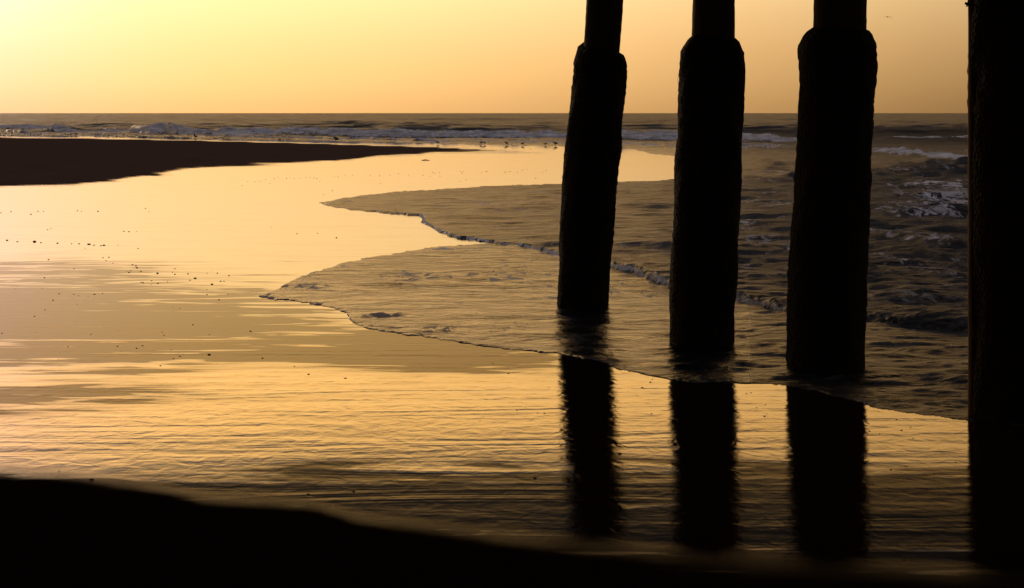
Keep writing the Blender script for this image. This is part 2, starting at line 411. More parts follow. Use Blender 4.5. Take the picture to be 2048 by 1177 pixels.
    def ridge(pts, back, frontl, fo=0.0, fade=40, foam_back=None, rag=0.25, seed=0, ffront=1.0):
        nonlocal z, foam
        xs = [p[0] for p in pts]
        rag_n = 1 + rag * fbm(X * np.where(D > 90, 0.3, 0.9) + seed, D * 0.03 + seed, 4, 40 + seed)
        yy = np.interp(PX, xs, [p[1] for p in pts]); hh = np.interp(PX, xs, [p[2] for p in pts])
        m = sst(xs[0] - fade, xs[0] + fade, PX) * (1 - sst(xs[-1] - fade, xs[-1] + fade, PX)) * np.where(inW, 1, 0)
        dc = HCAM * F / (yy - 226.0)
        dc = dc + 0.5 * back * vn(X * np.where(D > 90, 0.1, 0.35), X * 0 + seed, 60 + seed) * (0.5 if back < 1 else 0.35)
        s = D - dc
        fl = np.maximum(frontl, row * 0.9); bl = np.maximum(back, row * 1.4)
        prof = np.where(s > 0, np.exp(-(s / bl) ** 2), np.exp(-(s / fl) ** 2))
        zz = hh / F * dc * prof * m * rag_n
        z = z + zz
        if fo > 0:
            fb = foam_back if foam_back is not None else back * 0.35
            g = np.where(s > 0, np.exp(-(s / fb) ** 2), np.exp(-(s / (fl * 2.2 * ffront)) ** 4)) * m * fo
            foam = np.maximum(foam, g)
    # quiet lines inside the upper tongue
    ridge([(905, 420, 1), (950, 422, 3.0), (1050, 421, 3.2), (1120, 419, 2.5)], 0.5, 0.25, 0, 25)
    ridge([(990, 414, 1.5), (1060, 413, 3.0), (1340, 412, 2.0)], 0.6, 0.3, 0, 30, seed=1)
    ridge([(845, 433, 1.5), (960, 438, 2.0), (1120, 447, 1.8), (1340, 455, 1.5)], 0.5, 0.25, 0, 20, seed=2)
    ridge([(1010, 489, 1), (1115, 497, 4.5), (1340, 503, 5)], 0.6, 0.2, 0, 30, seed=3)
    ridge([(1225, 502, 3.0), (1345, 504, 3.0), (1480, 530, 5), (1600, 528, 6), (1740, 535, 8), (1935, 545, 9)], 0.5, 0.25, 0, 20, seed=4)
    ridge([(1735, 478, 3), (1800, 490, 8), (1850, 500, 11), (1935, 508, 12)], 0.5, 0.22, 0.5, 25, seed=5)
    ridge([(1735, 430, 7), (1800, 440, 10), (1935, 438, 14)], 0.7, 0.35, 0.55, 20, seed=6)
    ridge([(1745, 400, 5), (1840, 405, 12), (1935, 405, 16)], 0.8, 0.4, 0.55, 20, seed=7, rag=0.7)
    ridge([(1790, 372, 4), (1860, 375, 9), (1935, 378, 10)], 0.8, 0.4, 0.6, 20, seed=8, rag=0.7)
    ridge([(1795, 330, 3), (1850, 326, 4), (1935, 321, 6)], 0.9, 0.3, 0.1, 15, seed=9)
    ridge([(1590, 560, 3), (1740, 575, 4), (1935, 590, 5)], 0.3, 0.2, 0, 20, seed=10)
    ridge([(1480, 365, 2.5), (1540, 362, 5), (1600, 354, 6)], 0.9, 0.4, 0, 15, seed=11)
    ridge([(1500, 380, 1.5), (1600, 388, 3)], 0.9, 0.4, 0.2, 15, seed=12)
    # lower tongue lines
    ridge([(610, 575, 0.6), (740, 573, 1.1), (870, 569, 1.9), (940, 563, 1.7), (1040, 553, 1.7), (1115, 548, 1.7)], 0.25, 0.10, 0.0, 20, rag=0.9, seed=13)
    ridge([(760, 572, 0.6), (900, 571, 1.4), (1115, 572, 1.7)], 0.25, 0.10, 0.0, 20, rag=0.9, seed=14)
    ridge([(690, 634, 1.7), (800, 632, 1.7), (960, 635, 1.4), (1115, 632, 1.1)], 0.18, 0.08, 0.30, 10, rag=0.9, seed=15)
    ridge([(735, 648, 1.1), (820, 660, 1.4), (910, 668, 1.7), (1115, 674, 1.7)], 0.16, 0.07, 0.1, 10, rag=0.9, seed=16)
    ridge([(1230, 660, 1.1), (1340, 668, 2.2), (1480, 690, 2.8), (1580, 700, 2.8), (1740, 690, 3.3), (1935, 700, 3.3)], 0.16, 0.09, 0.1, 15, rag=0.9, seed=17)
    ridge([(1225, 722, 2.8), (1350, 738, 3.3), (1480, 730, 2.8), (1590, 740, 2.8), (1740, 745, 2.8), (1935, 770, 2.8)], 0.14, 0.07, 0.15, 15, rag=0.9, seed=18)
    ridge([(1740, 790, 1.7), (1840, 802, 2.2), (1935, 815, 2.2)], 0.1, 0.05, 0.3, 15, rag=0.9, seed=19)
    ridge([(1740, 640, 2.2), (1830, 650, 2.8), (1935, 658, 2.8)], 0.35, 0.14, 0.22, 15, seed=20, rag=0.5)
    # surf: the long broken bore
    ridge([(-900, 262, 7), (0, 264, 7.5), (100, 265, 7.5), (200, 267, 6), (275, 268, 8), (300, 269, 17), (325, 269, 24), (345, 270, 20), (375, 271, 16), (430, 272, 15), (520, 272, 15), (620, 273, 14), (700, 274, 13), (900, 276, 13), (1130, 278, 13), (1250, 280, 15), (1350, 281, 17), (1490, 283, 14), (1600, 284, 12), (1740, 282, 8), (2100, 282, 7)], 4.5, 0.9, 0.76, 60, 2.0, 0.35, 21)
    # unbroken swell behind it
    ridge([(-300, 262, 9), (20, 258, 9), (90, 258, 5)], 7.0, 3.5, 0.05, 60, seed=22)
    ridge([(190, 262, 6), (260, 262, 12), (320, 264, 12), (420, 262, 4)], 6.0, 2.2, 0.0, 50, seed=23)
    ridge([(640, 259, 9), (700, 259, 10), (770, 261, 9), (850, 262, 6)], 8.0, 4.5, 0.0, 110, seed=24)
    ridge([(780, 262, 8), (840, 261, 11), (910, 261, 10), (1000, 262, 5)], 8.0, 4.5, 0.0, 120, seed=25)
    ridge([(450, 250, 2), (900, 248, 4), (1300, 249, 5), (2000, 248, 4)], 7.0, 4.0, 0.0, 60, seed=26)
    ridge([(-200, 243, 3), (500, 242, 3), (1100, 243, 4), (2000, 242, 4)], 9.0, 5.0, 0.0, 60, seed=27)
    ridge([(1640, 286, 6), (1760, 287, 12), (1860, 286, 10), (1960, 283, 9)], 3.0, 1.0, 0.12, 30, seed=28)
    # second small foaming wave at the shore
    ridge([(0, 268, 2), (600, 278, 3), (1130, 288, 5), (1350, 294, 7), (1480, 297, 10), (1600, 299, 13)], 1.6, 0.5, 0.60, 60, 1.6, 0.6, 29)
    ridge([(1740, 303, 9), (1800, 308, 12), (1860, 314, 12), (1960, 320, 12), (2300, 325, 12)], 1.6, 0.5, 0.85, 20, 1.0, 0.5, 30)
    # froth trailing between bore and shore
    wash = np.where(inS & (PX < 1650), sst(264, 276, PY - 0.006 * (PX - 400)) * (1 - 0.3 * sst(-3, 2, PY - ip(PX, SEA))), 0)
    foam = np.maximum(foam, wash * (0.42 + 0.22 * fbm(X * 0.25, D * 0.35, 3, 51)) * np.where(PX > 1250, 0.8, 1))
    foam = np.maximum(foam, np.where((PX > 1745) & (PY > 296) & (PY < 318), 0.35, 0))
    # open water
    seaf = sst(95, 170, D)
    fade = 1 / (1 + (D / 900) ** 1.2)
    amp = seaf * (0.20 + 0.55 * fade)
    sw = np.sin(2 * np.pi * (D + 7 * vn(X * 0.02, D * 0.01, 70)) / 19.0) * 0.35 + fbm(X * 0.05, D * 0.16, 5, 71) * 1.2 + 0.45 * fbm(X * 0.22, D * 0.6, 3, 75)
    z = z + amp * sw * np.where(D > 90, 1, 0) * 0.7
    lumps = foam * (0.30 * fbm(X * 0.9, D * 0.8, 4, 81) + 0.05 * vn(X * 7, D * 3, 82)) * sst(60, 110, D)
    z = z + lumps
    # chop in the shallow water
    chop = np.where(inW, 1, 0) * (1 - sst(60, 110, D)) * (1 + 1.6 * sst(40, 50, D) * sst(1400, 1500, PX)) * sst(0, 0.5, np.maximum(dU, np.maximum(dUB, np.where(inS, dS, 0))))
    z = z + chop * ((0.015 * fbm(X * 1.9 + 0.5 * D, D * 4.6 - 0.3 * X, 4, 91) + 0.012 * fbm(X * 3.6 - 0.4 * D, D * 8.5, 3, 97) * (1 - sst(17, 26, D))) * (np.interp(PY, [540, 640], [1, 0.5]) + 0.6 * sst(1240, 1500, PX)) + 0.045 * fbm(X * 0.8, D * 1.3, 3, 93) * np.interp(PY, [520, 600, 800], [1, 0.30, 0.2]) * (1 + 0.5 * sst(1250, 1700, PX)) + np.interp(PX, [1100, 1900], [0.004, 0.026]) * fbm(X * 1.1, D * 1.7, 4, 95)) * np.interp(PX, [600, 900, 1300, 1900], [0.45, 0.8, 1.1, 1.5]) * np.where(inA, 1, 0.75)
    z = np.where(inW, np.maximum(z, 0.002), -0.012)
    rip = np.interp(PX, [500, 900, 1300, 1900], [0.7, 1.0, 1.3, 2.2]) * np.where(inA, 1.9, 0.85) * (1 - sst(np.where(PX > 1470, 130, 70), np.where(PX > 1470, 200, 120), D))
    rip = rip * np.where(inS & ~inA & (PX > 1400), 1.5, 1.0)
    low = np.interp(PY, [540, 600, 700], [1.0, 0.5, 0.4]); rgt = sst(1250, 1600, PX)
    rip = rip * (low * (1 - rgt) + (0.6 + 0.4 * low) * rgt * 1.3)
    farv = sst(60, 130, D)
    q = quads_of(*U.shape)
    iw = inW.reshape(-1)
    keep = iw[q].any(1)
    q = q[keep]
    used = np.zeros(iw.size, bool); used[q.ravel()] = True
    remap = np.cumsum(used) - 1
    q = remap[q]
    V = np.stack([X, D, z], -1).reshape(-1, 3)[used]
    me = mesh_np('sea', V, q)
    attr(me, 'foam', np.clip(foam, 0, 1).reshape(-1)[used]); attr(me, 'ripple', rip.reshape(-1)[used]); attr(me, 'far', farv.reshape(-1)[used])
    tag(link('sea', me, MAT_WATER), kind='structure')
    return
build_water()

# ------------------------------------------------------------------ pier piles
def pile_materials():
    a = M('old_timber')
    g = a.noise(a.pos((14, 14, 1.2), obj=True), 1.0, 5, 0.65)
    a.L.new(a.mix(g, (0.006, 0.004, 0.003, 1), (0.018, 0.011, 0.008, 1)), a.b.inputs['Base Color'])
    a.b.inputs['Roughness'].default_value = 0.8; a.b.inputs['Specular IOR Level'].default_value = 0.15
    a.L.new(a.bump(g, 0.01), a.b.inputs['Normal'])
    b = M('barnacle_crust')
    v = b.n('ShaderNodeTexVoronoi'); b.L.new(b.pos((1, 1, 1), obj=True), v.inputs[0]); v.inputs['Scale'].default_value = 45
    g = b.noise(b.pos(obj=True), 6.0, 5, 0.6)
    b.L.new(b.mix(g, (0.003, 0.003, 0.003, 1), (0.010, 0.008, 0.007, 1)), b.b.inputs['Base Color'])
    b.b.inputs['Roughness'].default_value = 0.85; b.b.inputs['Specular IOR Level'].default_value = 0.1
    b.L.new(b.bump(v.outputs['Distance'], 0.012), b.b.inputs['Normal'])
    c = M('rusty_iron')
    g = c.noise(c.pos(obj=True), 12.0, 4, 0.6)
    c.L.new(c.mix(g, (0.05, 0.022, 0.012, 1), (0.16, 0.07, 0.035, 1)), c.b.inputs['Base Color'])
    c.b.inputs['Roughness'].default_value = 0.55; c.b.inputs['Metallic'].default_value = 0.3
    return a.m, b.m, c.m
MAT_WOOD, MAT_CRUST, MAT_RUST = pile_materials()

def column_mesh(name, prof, d, base, cap_top=True, rough=0.008, seed=0, fr=1.0, ragged_top=0.0, zscale=1.0):
    """prof: [(py, left px, right px)] from top to bottom -> irregular round column"""
    segs = 40
    zs = []
    zt = P(0, prof[0][0], d).z; zb = P(0, prof[-1][0], d).z
    nz = max(8, int((zt - zb) / 0.028))
    PYs = np.linspace(prof[0][0], prof[-1][0], nz)
    Lx = np.interp(PYs, [p[0] for p in prof], [p[1] for p in prof]); Rx = np.interp(PYs, [p[0] for p in prof], [p[2] for p in prof])
    th = np.linspace(0, 2 * np.pi, segs, endpoint=False)
    cz = HCAM - (PYs - 226) / F * d
    cx = ((Lx + Rx) / 2 - 1024) / F * d; r = (Rx - Lx) / 2 / F * d
    T, Z = np.meshgrid(th, cz); Rr = np.repeat(r[:, None], segs, 1)
    ns = (vn(np.cos(T) * 2.2 + seed * 5 + 10, Z * 3.0 + np.sin(T) * 2.2, seed) * 0.9 + vn(np.cos(T) * 6 + 20, Z * 11 + np.sin(T) * 6, seed + 1) * 0.8 + vn(np.cos(T) * 14 + 40, Z * 30 + np.sin(T) * 14, seed + 2) * 0.5)
    Rr = Rr + rough * ns
    Xv = cx[:, None] + Rr * np.cos(T); Yv = d + Rr * np.sin(T) * 0.97
    Zv = Z.copy()
    if ragged_top:
        k = np.clip(1 - np.arange(nz) / (0.25 / ((zt - zb) / nz)), 0, 1)[:, None]
        Zv = Zv + ragged_top * k * (np.cos(T - 2.8) * 0.8 + 0.6 * vn(np.cos(T) * 2 + 5, np.sin(T) * 2 + seed, seed + 3))
    V = np.stack([Xv - base.x, Yv - base.y, Zv - base.z], -1).reshape(-1, 3)
    bm = bmesh.new(); vs = [bm.verts.new(v) for v in V]
    for i in range(nz - 1):
        for j in range(segs):
            k = (j + 1) % segs
            f = bm.faces.new((vs[i * segs + j], vs[(i + 1) * segs + j], vs[(i + 1) * segs + k], vs[i * segs + k])); f.smooth = True
    bm.faces.new([vs[j] for j in range(segs)]); bm.faces.new([vs[(nz - 1) * segs + j] for j in range(segs)][::-1])
    bmesh.ops.recalc_face_normals(bm, faces=bm.faces)
    me = bpy.data.meshes.new(name); bm.to_mesh(me); bm.free()
    return me

DECK_Z = 5.5
def pile(contact, shaft, jacket, label, seed, ragged=0.02):
    cxp = (jacket[-1][1] + jacket[-1][2]) / 2
    base = P(cxp, contact); d = base.y
    e = bpy.data.objects.new('pier_pile', None); COL.objects.link(e); e.location = base
    tag(e, label, 'pile', 'crusted timber piles holding up the pier')
    # shaft carried on to the underside of the deck, along its own lean
    ytop = 226 - (DECK_Z - 0.3 - HCAM) / d * F
    (y0, l0, r0), (y1, l1, r1) = shaft[0], shaft[-1]
    k = (ytop - y0) / (y1 - y0) * 0.4
    sh = [(ytop, l0 + (l1 - l0) * k, r0 + (r1 - r0) * k * 0.2)] + shaft + [(shaft[-1][0] + 60, shaft[-1][1], shaft[-1][2])]
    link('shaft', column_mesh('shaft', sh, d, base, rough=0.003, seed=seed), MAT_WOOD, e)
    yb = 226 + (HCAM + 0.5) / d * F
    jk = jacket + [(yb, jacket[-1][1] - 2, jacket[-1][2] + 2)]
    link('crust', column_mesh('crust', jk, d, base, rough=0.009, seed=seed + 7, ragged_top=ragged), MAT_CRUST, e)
    return e, d

J1 = [(97, 1166, 1238), (99, 1158, 1244), (104, 1153, 1247), (114, 1149, 1251), (125, 1146, 1253), (150, 1145, 1253), (200, 1141, 1249), (230, 1137, 1247), (270, 1134, 1243), (300, 1131, 1243), (330, 1129, 1239), (360, 1125, 1235), (400, 1123, 1233), (450, 1119, 1229), (500, 1117, 1224), (550, 1116, 1220), (610, 1114, 1217)]
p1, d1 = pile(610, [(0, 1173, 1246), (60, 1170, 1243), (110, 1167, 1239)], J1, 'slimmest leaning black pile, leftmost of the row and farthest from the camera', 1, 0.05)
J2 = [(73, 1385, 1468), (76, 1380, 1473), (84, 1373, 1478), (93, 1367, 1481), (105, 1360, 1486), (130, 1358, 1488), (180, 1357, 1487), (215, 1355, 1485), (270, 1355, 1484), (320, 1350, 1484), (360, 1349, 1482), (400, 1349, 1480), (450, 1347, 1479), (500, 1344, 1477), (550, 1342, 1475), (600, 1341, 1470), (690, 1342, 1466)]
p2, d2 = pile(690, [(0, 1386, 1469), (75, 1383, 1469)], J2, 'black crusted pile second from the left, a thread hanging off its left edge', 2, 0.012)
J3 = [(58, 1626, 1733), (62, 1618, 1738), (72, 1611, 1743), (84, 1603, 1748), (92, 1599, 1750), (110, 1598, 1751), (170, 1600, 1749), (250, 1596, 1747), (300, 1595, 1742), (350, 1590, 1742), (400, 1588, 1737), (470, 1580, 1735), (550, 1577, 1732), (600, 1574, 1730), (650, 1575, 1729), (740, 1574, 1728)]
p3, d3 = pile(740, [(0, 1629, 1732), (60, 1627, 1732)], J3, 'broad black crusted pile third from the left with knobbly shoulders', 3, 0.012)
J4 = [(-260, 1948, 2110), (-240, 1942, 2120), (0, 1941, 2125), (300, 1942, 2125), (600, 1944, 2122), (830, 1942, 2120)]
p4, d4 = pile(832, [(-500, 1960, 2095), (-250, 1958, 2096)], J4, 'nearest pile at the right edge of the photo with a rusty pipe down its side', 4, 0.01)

def tube(name, pts, r, mat, parent, segs=10, closed_caps=True):
    bm = bmesh.new(); rings = []
    rs = r if isinstance(r, (list, tuple)) else [r] * len(pts)
    up0 = None
    for i, p in enumerate(pts):
        p = Vector(p); a = Vector(pts[max(0, i - 1)]); b = Vector(pts[min(len(pts) - 1, i + 1)])
        t = (b - a).normalized(); u = t.orthogonal().normalized() if up0 is None else (up0 - t * up0.dot(t)).normalized()
        up0 = u; v = t.cross(u)
        rings.append([bm.verts.new(p + (u * math.cos(k / segs * 6.28318) + v * math.sin(k / segs * 6.28318)) * rs[i]) for k in range(segs)])
    for A, B in zip(rings[:-1], rings[1:]):
        for k in range(segs):
            f = bm.faces.new((A[k], A[(k + 1) % segs], B[(k + 1) % segs], B[k])); f.smooth = True
    bm.faces.new(rings[0][::-1]); bm.faces.new(rings[-1])
    bmesh.ops.recalc_face_normals(bm, faces=bm.faces)
    me = bpy.data.meshes.new(name); bm.to_mesh(me); bm.free()
    return link(name, me, mat, parent)

# rusty pipe and its clamp on the nearest pile
b4 = p4.location
def loc4(px, py, dd=0.0): q = P(px, py, d4 + dd); return q - b4
tube('pipe', [loc4(1940.5, y) for y in (-900, -400, 0, 8)] , 5.5 / F * d4, MAT_RUST, p4)
tube('pipe', [loc4(1940.5 + 0.4 * math.sin(y * 0.02), y) for y in (12, 60, 120, 200, 300, 420, 560, 700, 830, 900)], 4.6 / F * d4, MAT_RUST, p4)
cl = tube('clamp', [loc4(1930, 6.5), loc4(1934, 8.5), loc4(1944, 8), loc4(1960, 7)], [0.006, 0.010, 0.012, 0.012], MAT_CRUST, p4)
tube('bolt', [Vector((-0.0, 0, 0)) + loc4(1933, 12, -0.01), loc4(1935, 13, -0.01)], [0.006, 0.005], MAT_CRUST, cl)
b2 = p2.location
tube('thread', [P(x, y, d2) - b2 for x, y in ((1360, 135), (1357, 150), (1355.5, 160), (1357, 172), (1356, 184))], 0.0012, MAT_CRUST, p2, 5)

# the deck the piles carry, above the frame, and the beams on the pile heads
def box(bm, c, size, rot=0.0):
    mt = Matrix.Translation(c) @ Matrix.Rotation(rot, 4, 'Z') @ Matrix.Diagonal((*size, 1))
    bmesh.ops.create_cube(bm, size=1, matrix=mt)
row = (p1.location - p4.location); row.z = 0; row.normalize()
perp = Vector((row.y, -row.x, 0)); rz = math.atan2(row.y, row.x)
dk = bpy.data.objects.new('pier_deck', None); COL.objects.link(dk)
mid = p1.location + row * 1.0 - row * 15 - perp * 2.0; mid.z = DECK_Z
dk.location = mid; dk.rotation_euler = (0, 0, rz)
tag(dk, 'timber pier deck of planks and joists above the piles', 'pier deck')
bm = bmesh.new()
for i in range(150):
    box(bm, Vector((-14.93 + i * 0.2, 0, 0.33 + 0.003 * (i % 3))), (0.188, 16.0, 0.06))
me = bpy.data.meshes.new('planks'); bm.to_mesh(me); bm.free(); link('planks', me, MAT_WOOD, dk)
for k in range(9):
    bm = bmesh.new(); box(bm, Vector((0, -7.2 + k * 1.8, 0.15)), (29.8, 0.12, 0.29)); me = bpy.data.meshes.new('joist'); bm.to_mesh(me); bm.free(); link('joist', me, MAT_WOOD, dk)
bm = bmesh.new(); box(bm, Vector((0, -2.0, -0.16)), (29.6, 0.34, 0.31)); me = bpy.data.meshes.new('cap_beam'); bm.to_mesh(me); bm.free(); link('cap_beam', me, MAT_WOOD, dk)

# ------------------------------------------------------------------ birds
def bird_mats():
    a = M('bird_plumage'); g = a.noise(a.pos(obj=True), 20, 3)
    a.L.new(a.mix(g, (0.03, 0.028, 0.03, 1), (0.07, 0.065, 0.065, 1)), a.b.inputs['Base Color']); a.b.inputs['Roughness'].default_value = 0.8
    b = M('bird_legs'); g = b.noise(b.pos(obj=True), 40, 2)
    b.L.new(b.mix(g, (0.03, 0.02, 0.012, 1), (0.05, 0.03, 0.02, 1)), b.b.inputs['Base Color'])
    return a.m, b.m
MAT_BIRD, MAT_LEG = bird_mats()
def loft(bm, secs, segs=12):
    """secs: [(x, y, z, rx(width), rz(height))] body along +x"""
    rings = []
    for i, (x, y, z, ry, rr) in enumerate(secs):
        a = Vector(secs[max(0, i - 1)][:3]); b = Vector(secs[min(len(secs) - 1, i + 1)][:3]); t = (b - a).normalized()
        side = Vector((0, 1, 0)); up = side.cross(t).normalized() * -1
        rings.append([bm.verts.new(Vector((x, y, z)) + side * math.cos(k / segs * 6.28318) * ry + up * math.sin(k / segs * 6.28318) * rr) for k in range(segs)])
    for A, B in zip(rings[:-1], rings[1:]):
        for k in range(segs):
            f = bm.faces.new((A[k], A[(k + 1) % segs], B[(k + 1) % segs], B[k])); f.smooth = True
    bm.faces.new(rings[0]); bm.faces.new(rings[-1][::-1])
def fin(name, bm, mat, parent=None):
    bmesh.ops.recalc_face_normals(bm, faces=bm.faces)
    me = bpy.data.meshes.new(name); bm.to_mesh(me); bm.free(); return link(name, me, mat, parent)
def legs(e, s, xs, h, knee=0.0, thick=0.0045):
    for x, y in xs:
        tube('leg', [(x, y, h), (x + knee, y, h * 0.5), (x, y, 0.004)], thick * s, MAT_LEG, e, 6)
def bird_empty(name, loc, yaw, label, cat, group=None):
    e = bpy.data.objects.new(name, None); COL.objects.link(e); e.location = loc; e.rotation_euler = (0, 0, yaw); tag(e, label, cat, group); return e

# standing gull with its head tucked, tail to the right (body axis: head at -x)
e = bird_empty('gull', P(671, 288.2), R(0), 'dark gull standing on two legs at the wet rim of the sand bank', 'bird')
bm = bmesh.new()
loft(bm, [(-0.150, 0, 0.325, 0.006, 0.006), (-0.125, 0, 0.335, 0.012, 0.012), (-0.095, 0, 0.350, 0.034, 0.036), (-0.065, 0, 0.360, 0.042, 0.046), (-0.04, 0, 0.330, 0.055, 0.066), (0.0, 0, 0.290, 0.078, 0.090), (0.05, 0, 0.270, 0.074, 0.082), (0.10, 0, 0.262, 0.055, 0.056), (0.15, 0, 0.256, 0.034, 0.030), (0.20, 0, 0.250, 0.022, 0.010), (0.235, 0, 0.247, 0.014, 0.004)])
fin('body', bm, MAT_BIRD, e)
for s in (-1, 1):
    bm = bmesh.new(); loft(bm, [(-0.02, s * 0.066, 0.315, 0.012, 0.03), (0.04, s * 0.078, 0.30, 0.014, 0.052), (0.12, s * 0.062, 0.285, 0.012, 0.036), (0.20, s * 0.035, 0.268, 0.008, 0.018), (0.27, s * 0.012, 0.256, 0.004, 0.004)])
    fin('wing', bm, MAT_BIRD, e)
legs(e, 1.7, [(-0.025, -0.03), (0.05, 0.03)], 0.21)

# hunched bird, upright
e = bird_empty('gull', P(390.5, 278.2), R(200), 'small hunched dark bird standing upright behind the far sand bank', 'bird')
bm = bmesh.new()
loft(bm, [(-0.13, 0, 0.11, 0.01, 0.006), (-0.09, 0, 0.13, 0.03, 0.025), (-0.03, 0, 0.17, 0.055, 0.06), (0.02, 0, 0.21, 0.06, 0.07), (0.05, 0, 0.26, 0.046, 0.05), (0.055, 0, 0.295, 0.036, 0.036), (0.075, 0, 0.32, 0.034, 0.03), (0.105, 0, 0.318, 0.014, 0.014), (0.14, 0, 0.31, 0.005, 0.005)][::-1])
fin('body', bm, MAT_BIRD, e)
legs(e, 1.6, [(-0.01, -0.025), (0.02, 0.025)], 0.12)

# wading bird with a long down-curved bill, in the water at the right
e = bird_empty('curlew', P(1864, 337), R(0), 'long billed wader up to its belly in the dark water near the foam', 'bird')
bm = bmesh.new()
loft(bm, [(-0.135, 0, 0.075, 0.006, 0.004), (-0.11, 0, 0.070, 0.02, 0.012), (-0.06, 0, 0.058, 0.045, 0.032), (0.0, 0, 0.050, 0.055, 0.045), (0.045, 0, 0.062, 0.044, 0.042), (0.07, 0, 0.092, 0.024, 0.025), (0.082, 0, 0.125, 0.017, 0.018), (0.092, 0, 0.152, 0.019, 0.020), (0.112, 0, 0.166, 0.018, 0.017), (0.130, 0, 0.160, 0.008, 0.008), (0.150, 0, 0.142, 0.005, 0.005), (0.164, 0, 0.112, 0.003, 0.003)])
fin('body', bm, MAT_BIRD, e)
for s in (-1, 1):
    bm = bmesh.new(); loft(bm, [(0.03, s * 0.045, 0.07, 0.008, 0.015), (-0.02, s * 0.054, 0.075, 0.01, 0.028), (-0.08, s * 0.036, 0.076, 0.007, 0.018), (-0.14, s * 0.01, 0.082, 0.003, 0.003)])
    fin('wing', bm, MAT_BIRD, e)
legs(e, 1.0, [(-0.01, -0.02), (0.02, 0.02)], 0.04)

# small shorebirds along the water's edge
def sandpiper():
    e = bird_empty('sandpiper', (0, 0, 0), 0, 'tiny dark shorebird running at the edge of the surf', 'bird', 'shorebirds along the surf edge')
    bm = bmesh.new()
    loft(bm, [(-0.12, 0, 0.085, 0.008, 0.004), (-0.08, 0, 0.095, 0.025, 0.02), (-0.02, 0, 0.105, 0.045, 0.042), (0.03, 0, 0.115, 0.04, 0.04), (0.06, 0, 0.14, 0.022, 0.022), (0.08, 0, 0.158, 0.024, 0.024), (0.10, 0, 0.155, 0.012, 0.012), (0.15, 0, 0.14, 0.004, 0.004)])
    fin('body', bm, MAT_BIRD, e)
    legs(e, 1.0, [(-0.01, -0.02), (0.02, 0.02)], 0.075)
    return e
SP = [(10, 269.0, 0, 1.0, 'leftmost tiny shorebird, ahead of the surf at the photo edge'),
      (23, 269.6, 1, 1.0, 'second tiny shorebird from the left edge of the surf line'),
      (131, 271.2, 1, 1.0, None), (135.5, 271.2, 0, 0.9, None), (142, 271.4, 0, 1.0, None),
      (152, 271.8, 1, 1.25, 'plumper tiny shorebird at the right end of the group of four'),
      (217, 274.0, 0, 1.0, 'lone tiny shorebird between the group of four and the hunched bird'),
      (875, 289.0, 1, 1.2, 'tiny shorebird by itself above the tip of the sand bank'),
      (962, 289.5, 0, 1.1, None), (969, 289.5, 1, 1.1, None), (1013, 290.4, 1, 1.2, None), (1045, 291.0, 0, 1.1, None), (1091, 291.3, 0, 1.0, None), (1111, 291.5, 1, 1.3, 'largest tiny shorebird, next to the leftmost pile')]
sp0 = sandpiper(); ch0 = list(sp0.children)
for i, (x, y, fl, sc, lb) in enumerate(SP):
    if i == 0: e = sp0
    else:
        e = sp0.copy(); COL.objects.link(e)
        for c in ch0:
            cc = c.copy(); COL.objects.link(cc); cc.parent = e
    e.location = P(x, y); e.rotation_euler = (0, 0, R(180 if fl else 0) + random.uniform(-0.5, 0.5)); e.scale = (sc * 0.88,) * 3
    if lb: e['label'] = lb
    elif x < 500: e['label'] = 'one of three tiny shorebirds close together left of the plump one'
    else: e['label'] = 'one of the tiny dark shorebirds in the surf line right of the sand bank tip'

# flying birds
def flying(px, py, d, span, name, label, tilt=0.0, bank=0.0):
    e = bird_empty(name, P(px, py, d), R(15), label, 'bird')
    e.rotation_euler = (0, bank, R(15))
    s = span / 1.2
    bm = bmesh.new()
    # body runs away from the camera (+y): loft along x then turned
    loft(bm, [(x * s, 0, z * s, a * s, b * s) for x, z, a, b in ((-0.24, 0.0, 0.03, 0.008), (-0.14, 0, 0.035, 0.03), (0, 0, 0.055, 0.055), (0.10, 0.005, 0.045, 0.045), (0.17, 0.015, 0.03, 0.03), (0.21, 0.012, 0.012, 0.012), (0.25, 0.005, 0.004, 0.004))])
    b = fin('body', bm, MAT_BIRD, e); b.rotation_euler = (0, 0, R(90))
    for sg in (-1, 1):
        bm = bmesh.new()
        pr = [(0.03, 0.01, 0.10, 0.018), (0.17, 0.055, 0.09, 0.014), (0.30, 0.060, 0.07, 0.011), (0.44, 0.005, 0.05, 0.008), (0.60, -0.10, 0.012, 0.004)]
        top = []
        for x, z, c, t in pr:
            top.append([bm.verts.new((sg * x * s, yy * c * s, z * s + zz * t * s)) for yy, zz in ((1, 0), (0.2, 1), (-1, 0.2), (0, -0.6))])
        for A, B in zip(top[:-1], top[1:]):
            for k in range(4): bm.faces.new((A[k], A[(k + 1) % 4], B[(k + 1) % 4], B[k]))
        bm.faces.new(top[0]); bm.faces.new(top[-1])
        fin('wing', bm, MAT_BIRD, e)
flying(1775.5, 34.5, 190, 1.12, 'flying_gull', 'gull gliding on arched wings in the sky right of the third pile', bank=R(4))
flying(843.5, 138.5, 420, 0.55, 'flying_gull', 'faint speck of a bird flying in the sky above the swell, left of the piles')
flying(479.5, 103.5, 420, 0.50, 'flying_gull', 'faintest speck of a bird high in the yellow sky on the left')

